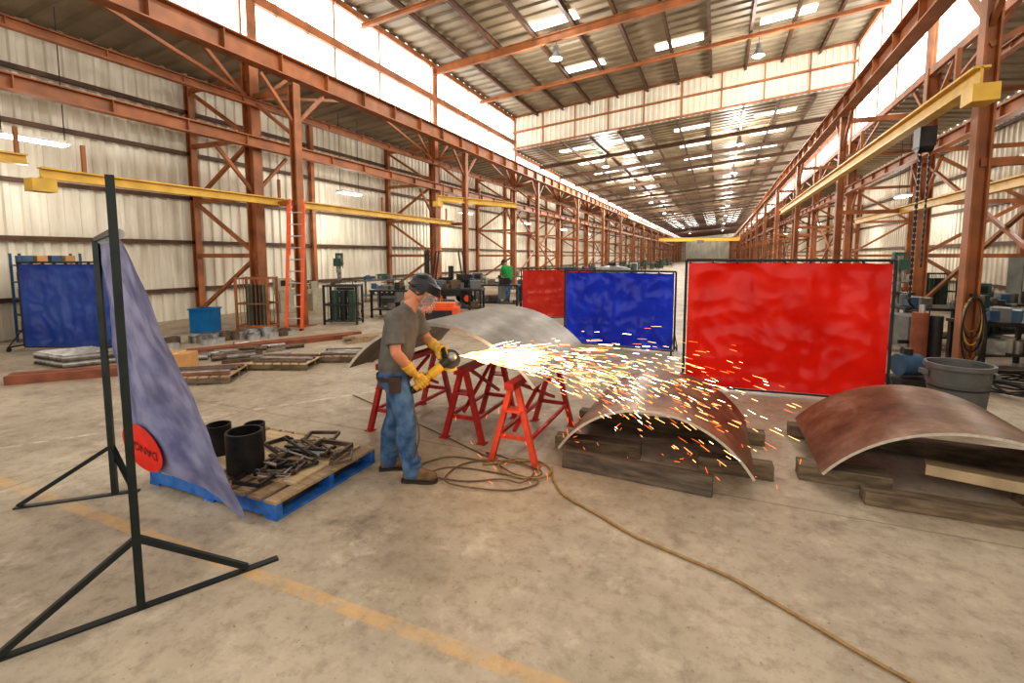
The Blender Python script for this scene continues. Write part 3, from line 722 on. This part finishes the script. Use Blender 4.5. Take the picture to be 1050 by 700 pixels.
# ------------------------------------------------------------------ sparks
SPK=emis('spark_glow',(255,172,104),6,0.3,9); SPK2=emis('spark_white',(255,228,192),9,0.1,9); SPK3=emis('spark_orange',(255,118,52),3.6,0.3,9)
b=B(); Rv=V((math.cos(TH),math.sin(TH),0)); Fv=V((-math.sin(TH),math.cos(TH),0))
for k in range(1050):
    az=random.gauss(0,0.15); el=random.gauss(0.01,0.1)
    d=(Rv*math.cos(az)+Fv*math.sin(az)); d=(d*math.cos(el)+V((0,0,math.sin(el))))
    v0=random.uniform(5,10.5); drag=1.4
    tt=random.random()**1.25*0.36+0.004
    def pos(t):
        s_=(1-math.exp(-drag*t))/drag
        return O+d*v0*s_+V((0,0,-4.2*t*t))
    dt=random.uniform(0.004,0.016)
    p=[pos(tt+dt*q/3) for q in range(4)]
    p=[q for q in p if q.z>0.02]
    if len(p)<2 or (p[-1]-O).length>2.8: continue
    r=random.uniform(0.001,0.0027)
    m=random.choice([SPK,SPK,SPK2,SPK3]) if tt<0.15 else random.choice([SPK,SPK3,SPK,SPK2])
    b.tube(p,[r*0.5]+[r]*(len(p)-2)+[r*0.7],m,4)
for k in range(420):
    az=random.gauss(0,0.09); el=random.gauss(-0.01,0.085)
    d=(Rv*math.cos(az)+Fv*math.sin(az)); d=(d*math.cos(el)+V((0,0,math.sin(el))))
    s0=random.random()**1.3*0.6; ln=random.uniform(0.06,0.24); p=[O+d*(s0+ln*q/2)-V((0,0,0.05*(s0+ln*q/2)**2)) for q in range(3)]
    r=random.uniform(0.001,0.0022); b.tube(p,[r*0.6,r,r*0.6],random.choice([SPK2,SPK,SPK,SPK3]),4)
for k in range(45):
    q=O+Rv*random.uniform(-0.1,2.6)+Fv*random.gauss(0,0.35); q.z=random.uniform(0.02,0.6); d=V((random.gauss(0.5,0.5),random.gauss(0,0.5),random.gauss(-0.5,0.8))).normalized()
    b.tube([q,q+d*random.uniform(0.02,0.05)],0.0015,SPK3,4)
b.obj('grinding_sparks')
l=bpy.data.lights.new('spark_light','POINT'); l.energy=8; l.color=(1,0.6,0.25); l.shadow_soft_size=0.15
o=bpy.data.objects.new('spark_light',l); o.location=O+Rv*0.3+V((0,-0.1,-0.02)); COL.objects.link(o)
# ------------------------------------------------------------------ left clutter
def boards(name,x0,y0,x1,y1,n,w,h,m,rnd=0.05):
    b=B(); d=V((x1-x0,y1-y0,0)).normalized(); s_=V((-d.y,d.x,0))
    for k in range(n):
        off=(k%4)*(w*1.25)-w*1.8; zz=(k//4)*h; j=random.uniform(-rnd,rnd)*3
        b.bar(V((x0,y0,zz+h/2))+s_*(off+random.uniform(-rnd,rnd)*.3)+d*j,V((x1,y1,zz+h/2))+s_*off+d*j,w,h,m)
    return b.obj(name)
boards('brown_steel_beam',-9.75,3.65,-8.75,4.75,2,0.14,0.13,WOODB)
boards('board_stack',-9.4,5.9,-7.9,8.9,6,0.14,0.05,WOODB)
boards('plank_stack',-7.5,8.2,-6.7,9.6,10,0.14,0.04,WOOD)
b=B()
for k in range(16):
    x=-11.0+0.13*(k%8); zz=0.06+0.11*(k//8); b.pipe((x,4.3,zz),(x+0.35,5.0,zz),0.058,0.045,STEELB,14)
b.obj('steel_pipe_bundle')
b=B()
for k in range(28):
    t=k/27; x=-10.9+t*1.3+random.uniform(-.2,.2); y=5.8+t*2.6+random.uniform(-.25,.25)
    b.pipe((x,y,0),(x,y,0.12+.08*random.random()),0.13,0.09,random.choice([STEELB,RSTEEL,ALU]),18)
    if k%3==0: b.pipe((x+.3,y-.1,0),(x+.3,y-.1,0.1),0.12,0.07,ALU,18)
b.obj('steel_flange_group')
b=B()
for k in range(26):
    x=-8.5+random.uniform(-.9,.7); y=6.2+random.uniform(-.8,1.3); a=random.uniform(0.6,1.6); L_=random.uniform(.2,.7)
    if k%2: b.bar((x,y,0.03),(x+math.cos(a)*L_,y+math.sin(a)*L_,0.03),0.08,0.06,random.choice([STEELB,ALU,WOOD,RSTEEL]))
    else: b.pipe((x,y,0.05),(x+math.cos(a)*L_,y+math.sin(a)*L_,0.05),0.045,0.035,random.choice([STEELB,RSTEEL]),12)
b.obj('steel_offcut_group')
pallet('wooden_pallet',-7.75,4.4,-6.75,5.2,WOODD,WOOD,0.12,0.6); pallet('wooden_pallet',-7.3,5.6,-6.3,6.3,WOODD,PLY,0.12,0.4); pallet('wooden_pallet',-6.7,6.5,-5.7,7.2,WOODD,WOOD,0.12,0.45)
b=B()
for c,a0 in(((-7.25,4.8),0.6),((-6.8,5.95),0.4),((-6.2,6.85),0.5)):
    for k in range(7):
        a=a0+random.uniform(-.1,.1); dx,dy=math.cos(a)*.45,math.sin(a)*.45; ox=random.uniform(-.05,.05); s_=-.26+.085*k
        px,py=c[0]-math.sin(a0)*s_+ox,c[1]+math.cos(a0)*s_
        if k%2: b.cyl((px-dx,py-dy,.145),(px+dx,py+dy,.145),.022,random.choice([STEELB,RSTEEL]),seg=10)
        else: b.bar((px-dx,py-dy,.14),(px+dx,py+dy,.14),.05,.03,random.choice([STEELB,RSTEEL,WOODB]))
b.obj('bar_stock_pile')
b=B(); b.box((0,0,0.15),(0.42,0.34,0.3),CARD); b.box((-0.2,0,0.33),(0.2,0.34,0.01),CARD,rot=Matrix.Rotation(0.5,3,'Y')); b.box((0.0,0,0.302),(0.05,0.345,0.006),PLY); b.obj('cardboard_box',loc=(-8.15,5.0,0),rz=0.5)
b=B()
for sx_,sy_ in((0,-1),(0,1),(-1,0),(1,0)):
    if sx_: b.bar((sx_*.24,-.22,0.31),(sx_*.24,.22,0.31),0.02,0.56,TEAL)
    else: b.bar((-.24,sy_*.22,0.31),(.24,sy_*.22,0.31),0.02,0.56,TEAL)
b.box((0,0,0.04),(0.46,0.42,0.03),TEAL); b.box((0,0,0.35),(0.44,0.4,0.02),DARKM)
for a,c in((0,-.23),(0,.23)): b.box((a,c,0.6),(0.54,0.05,0.03),TEAL)
for a,c in((-.25,0),(.25,0)): b.box((a,c,0.6),(0.05,0.5,0.03),TEAL)
b.obj('blue_parts_tub',loc=(-11.6,7.8,0),rz=0.4)
def cage(name,x,y,w,d,h,m,rz=0):
    b=B()
    for sx_ in(-1,1):
        for sy_ in(-1,1): b.bar((sx_*w/2,sy_*d/2,0),(sx_*w/2,sy_*d/2,h),0.05,0.05,m)
    for z in(0.1,h*.5,h-0.03):
        for s_ in(-1,1): b.bar((-w/2,s_*d/2,z),(w/2,s_*d/2,z),0.04,0.04,m); b.bar((s_*w/2,-d/2,z),(s_*w/2,d/2,z),0.04,0.04,m)
    for k in range(1,8):
        xx=-w/2+w*k/8; b.bar((xx,-d/2,0.1),(xx,-d/2,h),0.012,0.012,m); b.bar((xx,d/2,0.1),(xx,d/2,h),0.012,0.012,m)
    for k in range(3): b.cyl((-w/4+k*w/4,0,0.1),(-w/4+k*w/4,0,h*0.85),w*0.11,[GREENM,DARKM,GREENM][k])
    return b.obj(name,loc=(x,y,0),rz=rz)
cage('gas_bottle_cage',-10.95,8.75,0.8,0.5,1.35,STEEL,0.4)
cage('gas_bottle_cage',-9.6,10.4,0.9,0.5,1.1,DARKM,0.4)
b=B()
for s_ in(-1,1): b.bar((s_*.2,-0.35,0),(s_*.2,0.0,3.2),0.03,0.08,ORG)
for k in range(10): 
    z=0.3+k*0.3; y=-0.35+0.35*z/3.2; b.cyl((-.2,y,z),(.2,y,z),0.016,ALU,seg=8)
for s_ in(-1,1): b.bar((s_*.17,-0.02-0.1,1.9),(s_*.17,0.12-0.1,3.35),0.03,0.06,ORG)
for s_ in(-1,1): b.box((s_*.2,-0.35,0.02),(0.07,0.12,0.04),BLK)
b.obj('orange_ladder',loc=(-10.0,9.25,0),rz=0.35)
def bench(name,x,y,w,d,h,m,rz=0,shelf=True,stuff=8):
    b=B(); b.box((0,0,h-0.025),(w,d,0.05),m)
    for sx_ in(-1,1):
        for sy_ in(-1,1): b.bar((sx_*(w/2-.05),sy_*(d/2-.05),0),(sx_*(w/2-.05),sy_*(d/2-.05),h-.05),0.06,0.06,m)
    if shelf: b.box((0,0,0.25),(w-.08,d-.08,0.03),m)
    for lev in(h,0.265):
        for k in range(stuff):
            s_=random.uniform(.08,.26); xx=random.uniform(-w/2+.15,w/2-.15); yy=random.uniform(-d/4,d/4)
            mm=random.choice([DARKM,GREYM,GREENM,CREAM,STEELB,WOODD,BLUEM])
            if k%2: b.cyl((xx,yy,lev),(xx,yy,lev+s_),s_*.35,mm)
            else: b.box((xx,yy,lev+s_/2),(s_*1.3,s_,s_),mm,rz=random.random())
    b.box((-w/2+.15,-d/2+.1,h+.1),(.12,.22,.12),BLUEM); b.box((-w/2+.15,-d/2+.02,h+.13),(.16,.05,.16),BLUEM)
    return b.obj(name,loc=(x,y,0),rz=rz)
bench('blue_workbench',-13.3,3.9,1.1,.6,.9,BLUEM,1.2); 
b=B()
for k in range(5):
    b.box((0,0,.25+.36*k),(1.1,.45,.03),BLUEM)
    for j in range(4): b.box((-.38+.25*j,0,.37+.36*k),(.18,.3,.18),random.choice([BLUEM,CARD,GREYM,BLUEM]))
for sx_ in(-1,1):
    for sy_ in(-1,1): b.bar((sx_*.53,sy_*.2,0),(sx_*.53,sy_*.2,1.95),.04,.04,BLUEM)
b.obj('parts_shelf',loc=(-13.9,5.8,0),rz=1.57)
def lathe(name,x,y,rz,m,s=1.0):
    b=B(); b.box((-.55*s,0,.4*s),(.5*s,.55*s,.8*s),m); b.box((.6*s,0,.4*s),(.4*s,.5*s,.8*s),m); b.box((0,0,.75*s),(1.7*s,.4*s,.18*s),m)
    b.box((-.6*s,0,1.05*s),(.5*s,.45*s,.45*s),m); b.cyl((-.35*s,0,1.05*s),(-.22*s,0,1.05*s),.15*s,STEELB); b.box((.55*s,0,.98*s),(.25*s,.2*s,.28*s),m)
    b.cyl((.3*s,0,1.02*s),(.44*s,0,1.02*s),.04*s,STEELB); b.box((.1*s,0,.9*s),(.3*s,.45*s,.14*s),DARKM); b.cyl((.1*s,-.24*s,.85*s),(.1*s,-.3*s,.85*s),.09*s,STEELB)
    b.box((-.6*s,-.235*s,1.1*s),(.3*s,.02*s,.2*s),DARKM)
    return b.obj(name,loc=(x,y,0),rz=rz)
def drill(name,x,y,rz,m):
    b=B(); b.box((0,0,.05),(.6,.8,.1),m); b.cyl((0,.2,.1),(0,.2,1.9),.08,STEELB); b.box((0,.05,1.65),(.28,.6,.3),m); b.cyl((0,-.2,1.5),(0,-.2,1.25),.05,STEELB); b.box((0,-.1,.85),(.5,.5,.06),DARKM)
    b.box((0,.3,1.9),(.26,.26,.2),m)
    for k in range(3):
        t=k*2.1; b.cyl((.15,-.1,1.6),(.2,-.1+.2*math.cos(t),1.6+.2*math.sin(t)),.012,BLK,seg=6)
    return b.obj(name,loc=(x,y,0),rz=rz)
def welder(name,x,y,rz,m,w=.5,d=.9,h=.8):
    b=B(); b.box((0,0,.15+h/2),(w,d,h),m); b.box((0,-d/2-.01,.15+h*.7),(w*.8,.02,h*.35),DARKM); 
    for k in(-1,0,1): b.cyl((k*w*.25,-d/2-.02,.15+h*.7),(k*w*.25,-d/2-.05,.15+h*.7),.03,WHITE,seg=10)
    for k in range(5): b.box((0,-d/2-.01,.2+.05*k),(w*.7,.02,.02),DARKM)
    for sx_ in(-1,1):
        for sy_ in(-1,1): b.cyl((sx_*w*.42,sy_*d*.35,.075),(sx_*(w*.42+.04),sy_*d*.35,.075),.075,BLK)
    b.tube([(-w*.3,-d*.4,.15+h),(-w*.3,-d*.4,.27+h),(w*.3,-d*.4,.27+h),(w*.3,-d*.4,.15+h)],.015,DARKM)
    return b.obj(name,loc=(x,y,0),rz=rz)
lathe('metal_lathe',-13.2,12.2,1.2,CREAM,.9); welder('welding_machine',-11.0,12.2,.4,CREAM,.7,.7,.85); welder('welding_machine',-10.7,13.9,.4,GREYM,.7,.7,.7)
drill('drill_press',-13.4,14.3,.6,GREENM); bench('steel_workbench',-9.0,12.3,1.8,.8,.85,DARKM,.3); bench('steel_workbench',-13.2,16.5,2,.8,.9,GREYM,1.3)
lathe('metal_lathe',-9.2,19.0,.4,GREYM,.9); bench('steel_workbench',-7.2,15.3,1.8,.8,.9,DARKM,.2); drill('drill_press',-13.2,21,.4,GREYM); bench('steel_workbench',-9.0,22,2,.8,.9,GREYM,.3); welder('welding_machine',-7.0,17.6,.3,BLUEM)
bench('steel_workbench',-7.6,13.4,1.6,.7,.85,DARKM,.3)
b=B(); b.box((0,0,.33),(1.0,.6,.42),ORG); b.box((0,0,.6),(.8,.5,.12),ORG); b.box((0,-.31,.35),(.7,.02,.25),DARKM)
for sx_ in(-1,1): b.cyl((sx_*.35,-.33,.13),(sx_*.35,-.25,.13),.13,BLK); b.cyl((sx_*.35,.33,.13),(sx_*.35,.25,.13),.13,BLK)
b.tube([(-.5,-.2,.5),(-.8,-.2,.75),(-.8,.2,.75),(-.5,.2,.5)],.02,DARKM); b.obj('orange_compressor',loc=(-6.75,10.9,0),rz=.4)
b=B(); b.box((.35,0,.65),(1.3,1.0,.6),DARKM); b.box((.95,0,.8),(.45,1.0,.75),DARKM); b.box((.2,0,1.0),(.5,.5,.12),BLK); b.box((.42,0,1.25),(.12,.5,.5),BLK)
for sy_ in(-1,1):
    b.bar((-.25,sy_*.42,.9),(-.1,sy_*.42,2.05),.05,.05,DARKM); b.bar((.95,sy_*.42,1.1),(.8,sy_*.42,2.05),.05,.05,DARKM)
    b.bar((-.5,sy_*.3,.1),(-.5,sy_*.3,2.1),.08,.12,DARKM); b.bar((-.56,sy_*.22,.08),(-1.5,sy_*.22,.08),.1,.04,DARKM)
    for xx,r in((-.15,.3),(.95,.26)): b.cyl((xx,sy_*.4,r),(xx,sy_*.55,r),r,BLK,seg=22); b.cyl((xx,sy_*.551,r),(xx,sy_*.56,r),r*.5,ORG,seg=16)
for k in range(6): b.box((-.1+.18*k,0,2.06),(.04,.88,.04),DARKM)
for z in(.4,1.2,2.05): b.box((-.5,0,z),(.06,.66,.08),DARKM)
b.box((-.57,0,.35),(.04,.8,.4),DARKM); b.obj('forklift',loc=(-9.9,16.0,0),rz=.7)
b=B(); b.cyl((0,0,.3),(0,0,1.45),.55,GREYM,seg=32); b.ell((0,0,1.45),(.55,.55,.14),GREYM,z0=0,seg=32)
for k in range(4): b.bar((.45*math.cos(k*1.57),.45*math.sin(k*1.57),0),(.45*math.cos(k*1.57),.45*math.sin(k*1.57),.4),.06,.06,DARKM)
b.cyl((0,0,1.55),(0,0,1.68),.1,DARKM); b.obj('steel_tank',loc=(-3.0,15,0))
for k in range(16):
    y=32.6+9.2*(k//2)+(-1.7 if k%2 else 1.7); x=random.choice([-9.2,-8.3,-8.9]); 
    [lambda:bench('steel_workbench',x,y,2,.8,.9,random.choice([GREYM,DARKM]),random.random()),lambda:welder('welding_machine',x,y,random.random(),random.choice([BLUEM,ORG,CREAM]),.8,1,1),lambda:lathe('metal_lathe',x,y,random.random()*3,GREENM)][k%3]()
    x=random.choice([2.0,2.2,6.9])
    [lambda:welder('welding_machine',x,y,random.random(),random.choice([BLUEM,GREYM,DARKM]),.8,1,1),lambda:bench('steel_workbench',x,y,2,.8,.9,random.choice([GREYM,DARKM]),random.random())][k%2]()
# ------------------------------------------------------------------ right side
b=B(); b.cyl((0,0,0.02),(0,0,.66),.24,BIN,r1=.29,seg=28,caps=False); b.cyl((0,0,0.02),(0,0,.04),.24,BIN,seg=28); b.pipe((0,0,.63),(0,0,.68),.315,.285,BIN,28)
b.cyl((0,0,.4),(0,0,.42),.275,DARKM,seg=28); b.pipe((0,0,.45),(0,0,.47),.285,.27,BIN,28)
for s_ in(-1,1): b.box((s_*.32,0,.56),(.05,.14,.05),BIN)
b.obj('trash_can',loc=(2.58,6.95,0))
b=B(); b.box((0,0,.06),(.6,.4,.12),DARKM); b.cyl((-.22,0,.3),(.08,0,.3),.16,BLUEM,seg=24); b.cyl((.08,0,.3),(.26,0,.3),.1,DARKM,seg=20); b.cyl((-.08,0,.44),(-.08,0,.54),.06,DARKM)
b.obj('electric_motor',loc=(2.7,8.7,0),rz=.4)
bench('steel_workbench',4.5,12.6,2.2,.9,.85,DARKM,.2,stuff=14); bench('steel_workbench',6.5,14.3,1.8,.9,.85,DARKM,.1,stuff=12); bench('steel_workbench',5.5,13.6,1.2,.7,.75,DARKM,.5,stuff=8)
bench('steel_workbench',4.5,10.7,1.3,.7,.8,DARKM,.4,stuff=12); welder('welding_machine',3.5,11.6,.3,GREYM,.5,.7,.6); welder('welding_machine',5.7,11.7,.6,BLUEM,.5,.7,.7)
lathe('metal_lathe',7.1,17.2,.2,GREENM,.9); drill('drill_press',4.8,16.8,0,GREENM); drill('drill_press',6.9,12.6,0.3,GREYM)
cage('gas_bottle_cage',7.2,21.5,.9,.5,1.3,DARKM,.2); bench('steel_workbench',7,23.6,2,.8,.9,GREYM,1.4); bench('steel_workbench',2.7,15.6,1.4,.8,.85,GREYM,.4,stuff=12); bench('steel_workbench',2.6,20.5,1.6,.8,.85,DARKM,.3,stuff=12)
b=B(); b.box((0,0,1.0),(.9,.4,1.7),GREYM); b.box((0,-.21,1.0),(.84,.02,1.6),CREAM); b.box((0.02,-.225,1.0),(.01,.01,1.6),DARKM); b.box((.1,-.24,1.05),(.03,.03,.16),DARKM); b.box((-.2,-.23,1.5),(.16,.02,.12),DARKM)
for s_ in(-1,1): b.box((s_*.4,0,.08),(.06,.36,.16),DARKM)
b.obj('electrical_cabinet',loc=(7.2,15.9,0),rz=0.3)
b=B(); pts=[]
for k in range(80):
    t=k*.75; pts.append((4.15+.65*math.cos(t)+.12*math.sin(k*1.7),8.6+.5*math.sin(t),.02+.012*(k%7)+.16*abs(math.sin(k*.7))))
b.tube(spline(pts,4),.013,BLK); b.obj('cable_tangle')
b=B()
for q in range(6):
    pts=[(0.1*math.cos(t)*(1+.08*q),-.17-.02*q,1.0-.05*q+.26*math.sin(t)*(1+.2*q)) for t in [k*.35 for k in range(19)]]
    b.tube(pts,.012,[RUBBER,BLK,YEL,BLK,RUBBERD,BLK][q])
b.bar((0,-.1,1.3),(0,-.26,1.3),.04,.04,DARKM); b.obj('wall_hung_hose',loc=(RC,YS[1],0))
b=B(); b.cyl((0,0,0),(0,0,1.0),.11,WOODB,seg=18); b.cyl((0.02,0,1.0),(0.02,0,1.12),.04,ALU); b.cyl((.24,.02,0),(.24,.02,.95),.1,DARKM,seg=18); b.box((.1,.16,.5),(.6,.03,.06),DARKM); b.obj('gas_cylinders',loc=(3.0,9.5,0),rz=.3)
def sign():
    u,v=0.27,0.9; c=cur(u,v); ex=(cur(u+.05,v)-cur(u-.05,v)).normalized(); ey=(cur(u,v-.05)-cur(u,v+.05)).normalized(); n_=ex.cross(ey).normalized(); ey=n_.cross(ex)
    if n_.dot(V((0,0,1.9))-c)<0: n_=-n_; ex=-ex
    b=B(); RS=mat('sign_red',(206,32,22),.4); n=32
    vs=[c+n_*.05+ex*.25*math.cos(6.283*k/n)+ey*.19*math.sin(6.283*k/n) for k in range(n)]; b.add(vs,[tuple(range(n))],RS)
    o=b.obj('danger_sign')
    cu=bpy.data.curves.new('danger_text','FONT'); cu.body='DANGER'; cu.size=.1; cu.align_x='CENTER'; cu.align_y='CENTER'
    t=bpy.data.objects.new('danger_text',cu); COL.objects.link(t); M=Matrix((ex,ey,n_)).transposed().to_4x4(); M.translation=c+n_*.056
    t.matrix_world=M@Matrix.Rotation(math.pi,4,'Z'); t.data.materials.append(BLK); t.parent=o
    o.parent=st
sign()
# ------------------------------------------------------------------ world + camera
wd=bpy.data.worlds.new('world'); scene.world=wd; wd.use_nodes=True
bg=wd.node_tree.nodes['Background']; bg.inputs[0].default_value=(1.0,0.95,0.87,1); bg.inputs[1].default_value=1.6
cam=bpy.data.cameras.new('camera'); co=bpy.data.objects.new('camera',cam); COL.objects.link(co)
co.location=(0,0,1.9); co.rotation_euler=(math.radians(90-5.13),0,TH); cam.sensor_width=36; cam.lens=16.8; cam.shift_y=-0.0419; cam.clip_end=400
scene.camera=co
scene.view_settings.view_transform='Standard'
try: scene.view_settings.look='Medium High Contrast'
except Exception: pass
